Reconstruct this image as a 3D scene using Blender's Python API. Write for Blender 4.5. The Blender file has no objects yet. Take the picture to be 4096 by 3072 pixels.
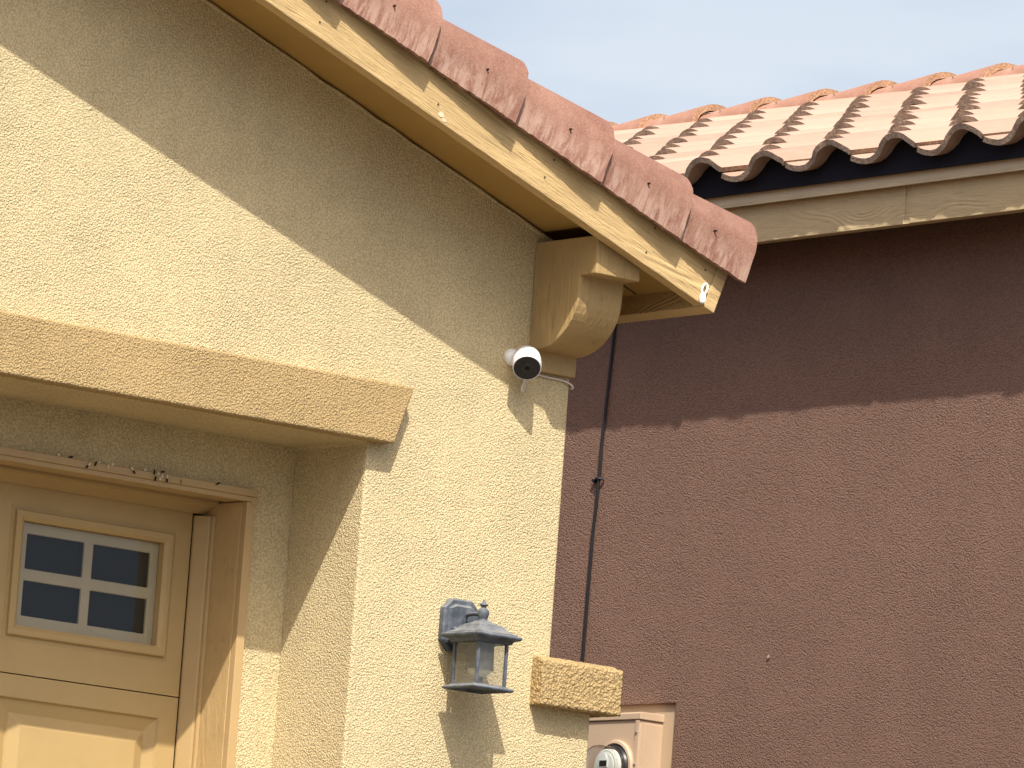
import bpy, bmesh, math, random
from mathutils import Vector, Matrix, noise as mnoise
random.seed(7)
scene = bpy.context.scene
COL = scene.collection

# ------------------------------------------------------------------ camera
R = Vector((0.77004874, -0.63394414, 0.07169211))
U = Vector((-0.14505734, -0.06454587, 0.98731565))
F = Vector((0.62127554, 0.77068065, 0.14166172))
CAM = Vector((-10.83394496, -13.20072683, 1.6))
cd = bpy.data.cameras.new('camera')
cam = bpy.data.objects.new('camera', cd)
COL.objects.link(cam)
m = Matrix((R, U, -F)).transposed().to_4x4()
m.translation = CAM
cam.matrix_world = m
cd.sensor_fit = 'HORIZONTAL'
cd.sensor_width = 36.0
cd.lens = 36.0 * 26689.4 / 4096.0
cd.clip_start = 0.5
cd.clip_end = 5000
scene.camera = cam

# ------------------------------------------------------------------ light
TO_SUN = Vector((-0.65, -1.0, 1.55)).normalized()
world = bpy.data.worlds.new('World')
scene.world = world
world.use_nodes = True
wt = world.node_tree
wt.nodes.clear()
sky = wt.nodes.new('ShaderNodeTexSky')
sky.sky_type = 'NISHITA'
sky.sun_disc = False
sky.sun_elevation = math.asin(TO_SUN.z)
sky.sun_rotation = math.atan2(TO_SUN.x, TO_SUN.y)
sky.air_density = 1.0
sky.dust_density = 5.0
sky.ozone_density = 1.0
bg = wt.nodes.new('ShaderNodeBackground')
bg.inputs['Strength'].default_value = 0.15
wo = wt.nodes.new('ShaderNodeOutputWorld')
# pale summer haze that thickens toward the horizon, with a faint high veil of cloud
wc = wt.nodes.new('ShaderNodeTexCoord')
wx = wt.nodes.new('ShaderNodeSeparateXYZ')
wt.links.new(wc.outputs['Generated'], wx.inputs[0])
wr = wt.nodes.new('ShaderNodeMapRange')
wr.interpolation_type = 'SMOOTHSTEP'
for k, v in zip(('From Min', 'From Max', 'To Min', 'To Max'), (0.17, 0.32, 0.97, 0.0)):
    wr.inputs[k].default_value = v
wt.links.new(wx.outputs['Z'], wr.inputs['Value'])
wn = wt.nodes.new('ShaderNodeTexNoise')
wn.inputs['Scale'].default_value = 13.0
wn.inputs['Detail'].default_value = 3.0
wm = wt.nodes.new('ShaderNodeMapping')
wm.inputs['Scale'].default_value = (1, 1, 4)
wt.links.new(wc.outputs['Generated'], wm.inputs['Vector'])
wt.links.new(wm.outputs[0], wn.inputs['Vector'])
wq = wt.nodes.new('ShaderNodeMapRange')
for k, v in zip(('From Min', 'From Max', 'To Min', 'To Max'), (0.36, 0.62, 0.66, 1.08)):
    wq.inputs[k].default_value = v
wt.links.new(wn.outputs['Fac'], wq.inputs['Value'])
wp = wt.nodes.new('ShaderNodeMath'); wp.operation = 'MULTIPLY'; wp.use_clamp = True
wt.links.new(wr.outputs[0], wp.inputs[0]); wt.links.new(wq.outputs[0], wp.inputs[1])
wmix = wt.nodes.new('ShaderNodeMix'); wmix.data_type = 'RGBA'
wt.links.new(wp.outputs[0], wmix.inputs['Factor'])
wt.links.new(sky.outputs[0], wmix.inputs[6])
wmix.inputs[7].default_value = (3.84, 4.24, 4.80, 1)
wt.links.new(wmix.outputs[2], bg.inputs['Color'])
wt.links.new(bg.outputs[0], wo.inputs['Surface'])
sl = bpy.data.lights.new('sun', 'SUN')
sl.energy = 5.0
sl.angle = math.radians(0.53)
sl.color = (1.0, 0.94, 0.85)
so = bpy.data.objects.new('sun', sl)
so.rotation_euler = TO_SUN.to_track_quat('Z', 'Y').to_euler()
so.location = (-8, -12, 20)
COL.objects.link(so)
vs = scene.view_settings
vs.view_transform = 'Standard'
vs.look = 'None'
vs.exposure = 0.33
vs.gamma = 1.0
scene.cycles.max_bounces = 8
scene.cycles.diffuse_bounces = 5
scene.cycles.transparent_max_bounces = 16

# ------------------------------------------------------------------ object helpers
W = {}

def link(o, parent=None, mw=None):
    COL.objects.link(o)
    mw = mw or Matrix.Identity(4)
    o.matrix_basis = mw
    if parent:
        o.parent = parent
        o.matrix_parent_inverse = W[parent.name].inverted()
    W[o.name] = mw
    return o

def empty(name, loc):
    o = bpy.data.objects.new(name, None)
    o.empty_display_size = 0.2
    return link(o, None, Matrix.Translation(Vector(loc)))

def obj(name, bm, mats, parent=None, mw=None, smooth=False, bevel=None, seg=2, sharp=35):
    """bm is in the frame of mw (world frame when mw is None)"""
    me = bpy.data.meshes.new(name)
    bmesh.ops.recalc_face_normals(bm, faces=bm.faces[:])
    bm.to_mesh(me)
    bm.free()
    for mt in (mats if isinstance(mats, (list, tuple)) else [mats]):
        me.materials.append(mt)
    if smooth:
        for p in me.polygons:
            p.use_smooth = True
        if sharp:
            try:
                me.set_sharp_from_angle(angle=math.radians(sharp))
            except Exception:
                pass
    o = bpy.data.objects.new(name, me)
    link(o, parent, mw)
    if bevel:
        b = o.modifiers.new('bevel', 'BEVEL')
        b.width = bevel
        b.segments = seg
        b.limit_method = 'ANGLE'
        b.angle_limit = math.radians(30)
        b.harden_normals = False
    return o

def tag(o, label=None, cat=None, group=None, kind=None):
    if label: o['label'] = label
    if cat: o['category'] = cat
    if group: o['group'] = group
    if kind: o['kind'] = kind
    return o

def box(bm, x0, x1, y0, y1, z0, z1, mi=0):
    v = [bm.verts.new(p) for p in ((x0, y0, z0), (x1, y0, z0), (x1, y1, z0), (x0, y1, z0),
                                   (x0, y0, z1), (x1, y0, z1), (x1, y1, z1), (x0, y1, z1))]
    for f in ((0, 1, 2, 3), (4, 5, 6, 7), (0, 1, 5, 4), (1, 2, 6, 5), (2, 3, 7, 6), (3, 0, 4, 7)):
        fc = bm.faces.new([v[i] for i in f])
        fc.material_index = mi
    return v

def prism(bm, pts, axis, a, b, mi=0):
    """pts: 2-D outline; axis: extrusion axis 'X' (pts = y,z), 'Y' (pts = x,z), 'Z' (pts = x,y)"""
    def mk(p, t):
        return {'X': (t, p[0], p[1]), 'Y': (p[0], t, p[1]), 'Z': (p[0], p[1], t)}[axis]
    A = [bm.verts.new(mk(p, a)) for p in pts]
    B = [bm.verts.new(mk(p, b)) for p in pts]
    n = len(pts)
    fs = [bm.faces.new(A), bm.faces.new(B[::-1])]
    for i in range(n):
        fs.append(bm.faces.new([A[i], A[(i + 1) % n], B[(i + 1) % n], B[i]]))
    for f in fs:
        f.material_index = mi
    return A, B

def wall_hole(bm, x0, x1, z0, z1, hx0, hx1, hz0, hz1, ya, yb, axis='Y'):
    """rectangular wall with a rectangular opening, one closed mesh"""
    xs = [x0, hx0, hx1, x1]
    zs = [z0, hz0, hz1, z1]
    def mk(x, z, t):
        return (x, t, z) if axis == 'Y' else (t, x, z)
    G = [[[bm.verts.new(mk(x, z, t)) for z in zs] for x in xs] for t in (ya, yb)]
    for s in (0, 1):
        for i in range(3):
            for j in range(3):
                if i == 1 and j == 1: continue
                bm.faces.new([G[s][i][j], G[s][i + 1][j], G[s][i + 1][j + 1], G[s][i][j + 1]])
    def side(i, j, k, l):
        bm.faces.new([G[0][i][j], G[0][k][l], G[1][k][l], G[1][i][j]])
    for i in range(3):
        side(i, 0, i + 1, 0); side(i, 3, i + 1, 3); side(0, i, 0, i + 1); side(3, i, 3, i + 1)
    side(1, 1, 2, 1); side(1, 2, 2, 2); side(1, 1, 1, 2); side(2, 1, 2, 2)

def lathe(bm, prof, c, axis=Vector((0, 0, 1)), n=32, mi=0, capa=True, capb=True):
    axis = Vector(axis).normalized()
    t = Vector((1, 0, 0)) if abs(axis.x) < 0.9 else Vector((0, 1, 0))
    e1 = axis.cross(t).normalized()
    e2 = axis.cross(e1)
    rings = []
    for r, h in prof:
        rings.append([bm.verts.new(Vector(c) + axis * h + (e1 * math.cos(2 * math.pi * i / n) + e2 * math.sin(2 * math.pi * i / n)) * r)
                      for i in range(n)])
    for a, b in zip(rings, rings[1:]):
        for i in range(n):
            f = bm.faces.new([a[i], a[(i + 1) % n], b[(i + 1) % n], b[i]])
            f.material_index = mi
    if capa: bm.faces.new(rings[0]).material_index = mi
    if capb: bm.faces.new(rings[-1][::-1]).material_index = mi

def tube(bm, pts, r, n=10, mi=0):
    pts = [Vector(p) for p in pts]
    rings = []
    prev = None
    for i, p in enumerate(pts):
        d = (pts[min(i + 1, len(pts) - 1)] - pts[max(i - 1, 0)]).normalized()
        if prev is None:
            t = Vector((0, 0, 1)) if abs(d.z) < 0.9 else Vector((1, 0, 0))
            e1 = d.cross(t).normalized()
        else:
            e1 = (prev - d * prev.dot(d)).normalized()
        prev = e1
        e2 = d.cross(e1)
        rr = r[i] if isinstance(r, (list, tuple)) else r
        rings.append([bm.verts.new(p + (e1 * math.cos(2 * math.pi * k / n) + e2 * math.sin(2 * math.pi * k / n)) * rr) for k in range(n)])
    for a, b in zip(rings, rings[1:]):
        for k in range(n):
            bm.faces.new([a[k], a[(k + 1) % n], b[(k + 1) % n], b[k]]).material_index = mi
    bm.faces.new(rings[0]); bm.faces.new(rings[-1][::-1])

def catmull(pts, k=6):
    P = [Vector(p) for p in pts]
    P = [P[0] * 2 - P[1]] + P + [P[-1] * 2 - P[-2]]
    out = []
    for i in range(1, len(P) - 2):
        for j in range(k):
            t = j / k
            a, b, c, d = P[i - 1], P[i], P[i + 1], P[i + 2]
            out.append(0.5 * ((2 * b) + (c - a) * t + (2 * a - 5 * b + 4 * c - d) * t * t + (-a + 3 * b - 3 * c + d) * t ** 3))
    out.append(P[-2])
    return out

# ------------------------------------------------------------------ material helpers
class Mat:
    def __init__(s, name, color=(0.5, 0.5, 0.5), rough=0.8, metal=0.0, spec=0.3):
        s.m = bpy.data.materials.new(name)
        s.m.use_nodes = True
        s.t = s.m.node_tree
        s.b = s.t.nodes['Principled BSDF']
        s.b.inputs['Base Color'].default_value = (*color, 1)
        s.b.inputs['Roughness'].default_value = rough
        s.b.inputs['Metallic'].default_value = metal
        s.b.inputs['Specular IOR Level'].default_value = spec
        s.tc = None
    def n(s, k, **kw):
        x = s.t.nodes.new(k)
        for a, v in kw.items():
            if a.startswith('i_'):
                x.inputs[a[2:].replace('_', ' ')].default_value = v
            else:
                setattr(x, a, v)
        return x
    def l(s, a, b): s.t.links.new(a, b)
    def coord(s, scale=(1, 1, 1), rot=(0, 0, 0)):
        if s.tc is None: s.tc = s.n('ShaderNodeTexCoord')
        mp = s.n('ShaderNodeMapping')
        mp.inputs['Scale'].default_value = scale
        mp.inputs['Rotation'].default_value = rot
        s.l(s.tc.outputs['Object'], mp.inputs['Vector'])
        return mp.outputs[0]
    def noise(s, scale, detail=2, rough=0.5, vec=None, dist=0.0):
        x = s.n('ShaderNodeTexNoise')
        x.inputs['Scale'].default_value = scale
        x.inputs['Detail'].default_value = detail
        x.inputs['Roughness'].default_value = rough
        x.inputs['Distortion'].default_value = dist
        s.l(vec if vec is not None else s.coord(), x.inputs['Vector'])
        return x.outputs['Fac']
    def ramp(s, fac, stops):
        x = s.n('ShaderNodeValToRGB')
        e = x.color_ramp.elements
        e[0].position, e[0].color = stops[0][0], (*stops[0][1], 1)
        e[1].position, e[1].color = stops[-1][0], (*stops[-1][1], 1)
        for p, c in stops[1:-1]:
            q = e.new(p); q.color = (*c, 1)
        s.l(fac, x.inputs['Fac'])
        return x.outputs['Color']
    def rng(s, fac, a, b, c, d):
        x = s.n('ShaderNodeMapRange')
        for k, v in zip(('From Min', 'From Max', 'To Min', 'To Max'), (a, b, c, d)):
            x.inputs[k].default_value = v
        s.l(fac, x.inputs['Value'])
        return x.outputs[0]
    def math(s, op, a, b):
        x = s.n('ShaderNodeMath', operation=op)
        for i, v in enumerate((a, b)):
            if isinstance(v, (int, float)): x.inputs[i].default_value = v
            else: s.l(v, x.inputs[i])
        return x.outputs[0]
    def mix(s, fac, a, b, mode='MIX'):
        x = s.n('ShaderNodeMix', data_type='RGBA', blend_type=mode)
        if isinstance(fac, (int, float)): x.inputs['Factor'].default_value = fac
        else: s.l(fac, x.inputs['Factor'])
        for i, v in ((6, a), (7, b)):
            if isinstance(v, tuple): x.inputs[i].default_value = (*v, 1)
            else: s.l(v, x.inputs[i])
        return x.outputs[2]
    def color(s, c): s.l(c, s.b.inputs['Base Color'])
    def bump(s, h, dist, strength=1.0, normal=None):
        x = s.n('ShaderNodeBump')
        x.inputs['Distance'].default_value = dist
        x.inputs['Strength'].default_value = strength
        s.l(h, x.inputs['Height'])
        if normal is not None: s.l(normal, x.inputs['Normal'])
        s.l(x.outputs[0], s.b.inputs['Normal'])
        return x.outputs[0]

def stucco(name, col, grain=195.0, depth=0.0034, var=0.07, pit_shade=0.70, streak=0.06):
    M = Mat(name, col, 0.92, 0, 0.1)
    v = M.coord()
    wob = M.n('ShaderNodeTexNoise')
    wob.inputs['Scale'].default_value = grain * 1.3
    wob.inputs['Detail'].default_value = 1.0
    M.l(v, wob.inputs['Vector'])
    dv = M.n('ShaderNodeVectorMath', operation='MULTIPLY_ADD')
    M.l(wob.outputs['Color'], dv.inputs[0])
    dv.inputs[1].default_value = (0.9 / grain,) * 3
    M.l(v, dv.inputs[2])
    vo = M.n('ShaderNodeTexVoronoi', feature='F1')
    vo.inputs['Scale'].default_value = grain
    M.l(dv.outputs[0], vo.inputs['Vector'])
    cell = M.math('SUBTRACT', 1.0, vo.outputs['Distance'])
    n2 = M.noise(grain * 2.1, 2, 0.6, v)
    h = M.math('ADD', cell, M.math('MULTIPLY', n2, 0.5))
    # the float finish is smoother in some passes of the trowel and rougher in others
    patch = M.rng(M.noise(4.0, 4, 0.65, M.coord((1.0, 1.0, 1.5))), 0.34, 0.66, 0.62, 1.15)
    M.bump(M.math('MULTIPLY', h, patch), depth, 1.0)
    pits = M.rng(h, 0.62, 0.95, 0.0, 1.0)
    dark = tuple(c * pit_shade for c in col)  # shade of the grain pits put into the colour, as bump casts none
    c1 = M.mix(pits, dark, col)
    big = M.rng(M.noise(1.4, 5, 0.65, v), 0.3, 0.7, 1.0 - var, 1.0 + var * 0.5)
    st = M.rng(M.noise(5.0, 4, 0.6, M.coord((2.2, 2.2, 0.16))), 0.35, 0.68, 1.0, 1.0 - streak)
    hs = M.n('ShaderNodeHueSaturation')
    M.l(c1, hs.inputs['Color'])
    M.l(M.math('MULTIPLY', big, st), hs.inputs['Value'])
    M.color(hs.outputs[0])
    return M.m

def painted_wood(name, col, depth=0.003, stretch=(1.6, 9, 30), scale=6.0, rough=0.6, contrast=0.0, ring=((0.9, 3, 7), 'Z'), ringamt=0.30):
    """rough-sawn painted wood: grain runs along local X"""
    M = Mat(name, col, rough, 0, 0.25)
    v = M.coord(stretch)
    g = M.noise(scale, 5, 0.62, v, 1.6)
    # growth-ring contours of a stretched noise field
    field = M.noise(1.0, 1, 0.4, M.coord(ring[0]), 0.3)
    rings = M.math('SINE', M.math('MULTIPLY', field, 95.0), 0.0)
    big = M.noise(2.2, 2, 0.5, M.coord((1.2, 3, 6)))
    rings = M.math('MULTIPLY', rings, M.rng(big, 0.40, 0.62, 0.15, 1.0))
    h = M.math('ADD', g, M.math('MULTIPLY', rings, ringamt))
    fine = M.noise(160, 3, 0.6, M.coord((0.25, 1, 1)))
    h = M.math('ADD', h, M.math('MULTIPLY', fine, 0.25))
    M.bump(h, depth, 1.0)
    tone = M.rng(M.noise(5, 4, 0.6, M.coord((1, 2, 3))), 0.3, 0.7, 0.93, 1.05)
    crack = M.rng(g, 0.30, 0.42, 0.72 - contrast, 1.0)
    hs = M.n('ShaderNodeHueSaturation')
    hs.inputs['Color'].default_value = (*col, 1)
    M.l(M.math('MULTIPLY', tone, crack), hs.inputs['Value'])
    M.color(hs.outputs[0])
    return M.m

def paint(name, col, rough=0.5, bumpd=0.0006, scale=220, var=0.05, stretch=(1, 1, 1)):
    M = Mat(name, col, rough, 0, 0.35)
    M.bump(M.noise(scale, 3, 0.6, M.coord(stretch)), bumpd, 1.0)
    hs = M.n('ShaderNodeHueSaturation')
    hs.inputs['Color'].default_value = (*col, 1)
    M.l(M.rng(M.noise(7, 4, 0.6), 0.3, 0.7, 1 - var, 1 + var), hs.inputs['Value'])
    M.color(hs.outputs[0])
    return M.m

WALLC = (0.72, 0.595, 0.350)
TRIMC = (0.51, 0.370, 0.180)
DOORC = (0.43, 0.300, 0.128)
BOARD = (0.54, 0.385, 0.185)
BROWN = (0.255, 0.154, 0.115)
m_wall = stucco('yellow_stucco', WALLC)
m_trim = stucco('ochre_stucco', TRIMC, grain=185, depth=0.0038)
m_cap = stucco('gold_stucco', (0.50, 0.36, 0.175), grain=125, depth=0.0050)
m_brown = stucco('brown_stucco', BROWN, grain=190, depth=0.0034, var=0.10, pit_shade=0.72, streak=0.035)
m_board = painted_wood('painted_board', BOARD, depth=0.0042)
m_corbel = painted_wood('painted_corbel', (0.38, 0.265, 0.12), depth=0.0036, stretch=(9, 9, 1.2), scale=4.0, ring=((7, 7, 0.7), 'Y'), ringamt=0.14)
m_soffit = paint('soffit_paint', (0.42, 0.265, 0.08), 0.6, 0.0003, 60)
m_door = paint('door_paint', DOORC, 0.45, 0.0004, 160, 0.04, (1, 1, 5))
m_jamb = painted_wood('jamb_paint', (0.50, 0.350, 0.165), depth=0.0018, stretch=(14, 10, 1.6), scale=8.0, rough=0.5, ring=((8, 6, 0.8), 'Y'), ringamt=0.14)
m_trimpaint = paint('trim_paint', (0.44, 0.305, 0.145), 0.4, 0.0002, 120)
m_seal = paint('vinyl_seal', (0.42, 0.29, 0.13), 0.35, 0.0002, 100)
m_grille = paint('grille_plastic', (0.46, 0.36, 0.22), 0.5, 0.0002, 100)
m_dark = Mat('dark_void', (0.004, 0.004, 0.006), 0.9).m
m_bfascia = painted_wood('tan_fascia', (0.50, 0.385, 0.215), depth=0.0025, stretch=(9, 1.6, 30), scale=6.0)
m_flash = paint('tan_flashing', (0.56, 0.45, 0.28), 0.35, 0.0002, 60)

# ------------------------------------------------------------------ ground
def ground():
    M = Mat('gravel_soil', (0.34, 0.27, 0.2), 0.95)
    M.color(M.ramp(M.noise(40, 6, 0.7), [(0.3, (0.07, 0.054, 0.034)), (0.7, (0.15, 0.112, 0.072))]))
    M.bump(M.noise(60, 4, 0.7), 0.01)
    bm = bmesh.new()
    ys = [-3000, -12.5, -1.2, 3000]
    zs = [0, 0, 1.5, 1.5]
    vv = [[bm.verts.new((x, y, z)) for x in (-3000, 3000)] for y, z in zip(ys, zs)]
    for a, b in zip(vv, vv[1:]):
        bm.faces.new([a[0], a[1], b[1], b[0]])
    tag(obj('ground', bm, M.m), kind='structure')
    C = Mat('concrete', (0.5, 0.47, 0.42), 0.85)
    C.color(C.ramp(C.noise(3, 6, 0.7), [(0.3, (0.12, 0.102, 0.078)), (0.7, (0.17, 0.146, 0.112))]))
    C.bump(C.noise(180, 3, 0.6), 0.002)
    bm = bmesh.new()
    vv = [[bm.verts.new((x, y, z)) for x in (-6.4, 0.0)] for y, z in ((-12.45, 0.010), (-1.2, 1.504), (0.55, 1.504))]
    for a, b in zip(vv, vv[1:]):
        bm.faces.new([a[0], a[1], b[1], b[0]])
    tag(obj('driveway', bm, C.m), kind='structure')
    A = Mat('asphalt', (0.05, 0.05, 0.05), 0.9)
    A.bump(A.noise(120, 3, 0.6), 0.004)
    bm = bmesh.new()
    box(bm, -400, 400, -21.0, -14.5, -0.1, 0.006)
    tag(obj('road', bm, A.m), kind='structure')
ground()

# ------------------------------------------------------------------ yellow house
TH = math.atan(0.36)
CT, ST = math.cos(TH), math.sin(TH)
m_hole0 = Mat('old_nail', (0.10, 0.07, 0.04), 0.7).m
HY = empty('yellow_house', (-3.2, 4.0, 1.5))
tag(HY, 'yellow stucco house with a ribbed red tile rake edge, ochre corbel and paneled garage door', 'house')

bm = bmesh.new()
prism(bm, [(0.148, 1.4), (0.148, 3.219), (0, 3.219), (0, 4.386), (-3.2, 4.386 + 1.152), (-6.4, 4.386), (-6.4, 1.4), (-5.755, 1.4), (-5.755, 3.812), (-0.645, 3.812), (-0.645, 1.4)], 'Y', 0.0, 0.30)
# wall behind the garage recess
prism(bm, [(-0.10, 1.4), (-0.10, 4.2), (-6.3, 4.2), (-6.3, 1.4), (-5.60, 1.4), (-5.60, 3.68), (-0.79, 3.68), (-0.79, 1.4)], 'Y', 0.296, 0.44)
# side walls and back wall
prism(bm, [(0.302, 1.4), (8, 1.4), (8, 4.38), (0.302, 4.38)], 'X', -0.0985, -0.001)
prism(bm, [(0.302, 1.4), (8, 1.4), (8, 4.38), (0.302, 4.38)], 'X', -6.399, -6.3015)
prism(bm, [(-0.002, 1.4), (-0.002, 4.386), (-3.2, 5.53), (-6.398, 4.386), (-6.398, 1.4)], 'Y', 8.001, 8.15)
wallA = obj('wall', bm, m_wall, HY, bevel=0.007, seg=3)

# short wing wall below the cap
bm = bmesh.new()
A, B = prism(bm, [(-0.044, 3.214), (-0.044, 3.329), (-0.0005, 3.342), (0.0, 3.342), (0.27, 3.342), (0.30, 3.33), (0.30, 3.214)], 'X', -0.060, 0.210)
bmesh.ops.triangulate(bm, faces=[f for f in bm.faces if len(f.verts) > 4])
for _ in range(9):
    le = [e for e in bm.edges if e.calc_length() > 0.0075]
    if not le: break
    bmesh.ops.subdivide_edges(bm, edges=le, cuts=1, use_grid_fill=True)
bm.normal_update()
for v in bm.verts:
    p = v.co * 120.0
    d = mnoise.noise(p) * 0.0017 + mnoise.noise(p * 0.4) * 0.0015
    v.co += v.normal * (d - 0.001)
obj('wall_cap', bm, m_cap, HY, smooth=True, sharp=None)

# lintel band
bm = bmesh.new()
prism(bm, [(-0.594, 3.812), (-0.546, 3.952), (-0.546, 3.964), (-5.854, 3.964), (-5.806, 3.812)], 'Y', -0.048, -0.0005)
obj('lintel_band', bm, m_trim, HY, bevel=0.007, seg=3)

# ---- roof (local frame: x down the slope, z along the slope normal)
RM = Matrix.Translation(Vector((0, 0, 4.332))) @ Matrix.Rotation(TH, 4, 'Y')
S_END = 0.232
APEX = -3.2 / CT
bm = bmesh.new()
box(bm, APEX, -0.150, -0.2595, 0.31, 0.055, 0.075)  # stops short: opening shaped to put dark shade above the corbel
box(bm, 0.004, S_END - 0.0385, -0.2595, 0.31, 0.055, 0.075)
box(bm, APEX, S_END - 0.0385, 0.3105, 8.3, 0.055, 0.075)
box(bm, APEX, S_END - 0.002, -0.27, 8.3, 0.140, 0.150)
roofA = obj('roof', bm, m_soffit, HY, RM)
# far slope of the same gable
bm = bmesh.new()
L0 = 3.2
prism(bm, [(-3.2, 4.332 + 1.152 + 0.06), (-6.65, 4.332 + 0.06 - 0.09), (-6.65, 4.332 + 0.15 - 0.09), (-3.2, 4.332 + 1.152 + 0.15)], 'Y', -0.29, 8.3)
obj('far_slope', bm, m_soffit, HY)
bm = bmesh.new()
box(bm, APEX, S_END - 0.0385, -0.295, -0.260, 0.0, 0.137)
barge = obj('barge_board', bm, m_board, HY, RM, bevel=0.0025)
bm = bmesh.new()
box(bm, S_END - 0.038, S_END, -0.297, 8.3, -0.002, 0.139)
obj('eave_board', bm, m_board, HY, RM, bevel=0.002)
# dark joint between the plywood sheets of the soffit
bm = bmesh.new()
box(bm, 0.02, S_END - 0.045, -0.010, -0.006, 0.0535, 0.056)
obj('soffit_joint', bm, m_dark, HY, RM)
# bead of stucco along the top of the wall
bm = bmesh.new()
pts = []
x = -3.1
while x < -0.03:
    pts.append((x, -0.002 + random.uniform(-0.002, 0.001), 4.381 - 0.36 * x - 0.0 + random.uniform(-0.003, 0.002)))
    x += 0.06
tube(bm, pts, [0.0042 + random.uniform(-0.001, 0.0015) for _ in pts], 8)
obj('caulk_bead', bm, m_wall, HY, smooth=True, sharp=None)

# peeled spot on the barge board
bm = bmesh.new()
for (cx, cz, r) in ((-0.815 / CT + 0.095, 0.018, 0.009), (-0.815 / CT + 0.108, 0.011, 0.006)):
    n = 14
    ring = [(cx + math.cos(2 * math.pi * i / n) * r * random.uniform(0.7, 1.2), cz + math.sin(2 * math.pi * i / n) * r * 0.8 * random.uniform(0.7, 1.2)) for i in range(n)]
    prism(bm, ring, 'Y', -0.2962, -0.2945)
obj('peeled_paint', bm, Mat('bare_primer', (0.66, 0.52, 0.36), 0.8).m, HY, RM)

# nail heads under the paint
for sx in (-2.4, -2.0, -1.61, -1.2, -0.80, -0.41, -0.03, 0.165):
    for zz in ((0.035, 0.10) if sx < 0.1 else (0.088,)):
        bm = bmesh.new()
        lathe(bm, [(0.0032, -0.0006), (0.0028, 0.001), (0.0035, 0.003)], (sx + random.uniform(-0.01, 0.01), -0.2956, zz + random.uniform(-0.008, 0.008)), (0, 1, 0), 8)
        obj('nail', bm, m_hole0, HY, RM)
# ---- rake tiles
def rake_material():
    M = Mat('rake_tile_clay', (0.4, 0.2, 0.15), 0.85, 0, 0.2)
    oi = M.n('ShaderNodeObjectInfo')
    plain = M.coord
    def coord(scale=(1, 1, 1), rot=(0, 0, 0)):
        a = M.n('ShaderNodeVectorMath', operation='MULTIPLY_ADD')
        cmb = M.n('ShaderNodeCombineXYZ')
        M.l(M.math('MULTIPLY', oi.outputs['Random'], 37.0), cmb.inputs['X'])
        M.l(plain(), a.inputs[0])
        a.inputs[1].default_value = scale
        M.l(cmb.outputs[0], a.inputs[2])
        return a.outputs[0]
    M.coord = coord
    base = M.ramp(M.noise(9, 5, 0.65, M.coord((1.0, 1, 1))), [(0.3, (0.165, 0.075, 0.052)), (0.5, (0.215, 0.108, 0.077)), (0.7, (0.275, 0.155, 0.115))])
    speck = M.rng(M.noise(210, 3, 0.65), 0.42, 0.66, 0.0, 0.45)
    base = M.mix(speck, base, (0.34, 0.215, 0.165))
    st = M.noise(26, 5, 0.68, M.coord((2.0, 0.6, 0.42)), 0.6)
    sep = M.n('ShaderNodeSeparateXYZ')
    M.l(plain(), sep.inputs[0])
    edge = M.math('ADD', sep.outputs['Z'], M.math('MULTIPLY', M.math('SUBTRACT', M.noise(14, 3, 0.6), 0.5), 0.06))
    low = M.rng(edge, 0.035, 0.095, 1.0, 0.0)
    wht = M.math('MULTIPLY', M.rng(st, 0.44, 0.58, 0.0, 0.62), low)
    drk = M.math('MULTIPLY', M.rng(st, 0.36, 0.46, 0.45, 0.0), low)
    c = M.mix(wht, base, (0.41, 0.285, 0.225))
    c = M.mix(drk, c, (0.17, 0.07, 0.05))
    rnd = M.n('ShaderNodeObjectInfo')
    hs = M.n('ShaderNodeHueSaturation')
    M.l(c, hs.inputs['Color'])
    M.l(M.rng(rnd.outputs['Random'], 0, 1, 0.86, 1.10), hs.inputs['Value'])
    hs.inputs['Saturation'].default_value = 1.0
    M.color(hs.outputs[0])
    M.bump(M.noise(190, 3, 0.6), 0.0008)
    return M.m
m_rake = rake_material()
m_hole = Mat('nail_hole', (0.03, 0.015, 0.01), 0.9).m

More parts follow.
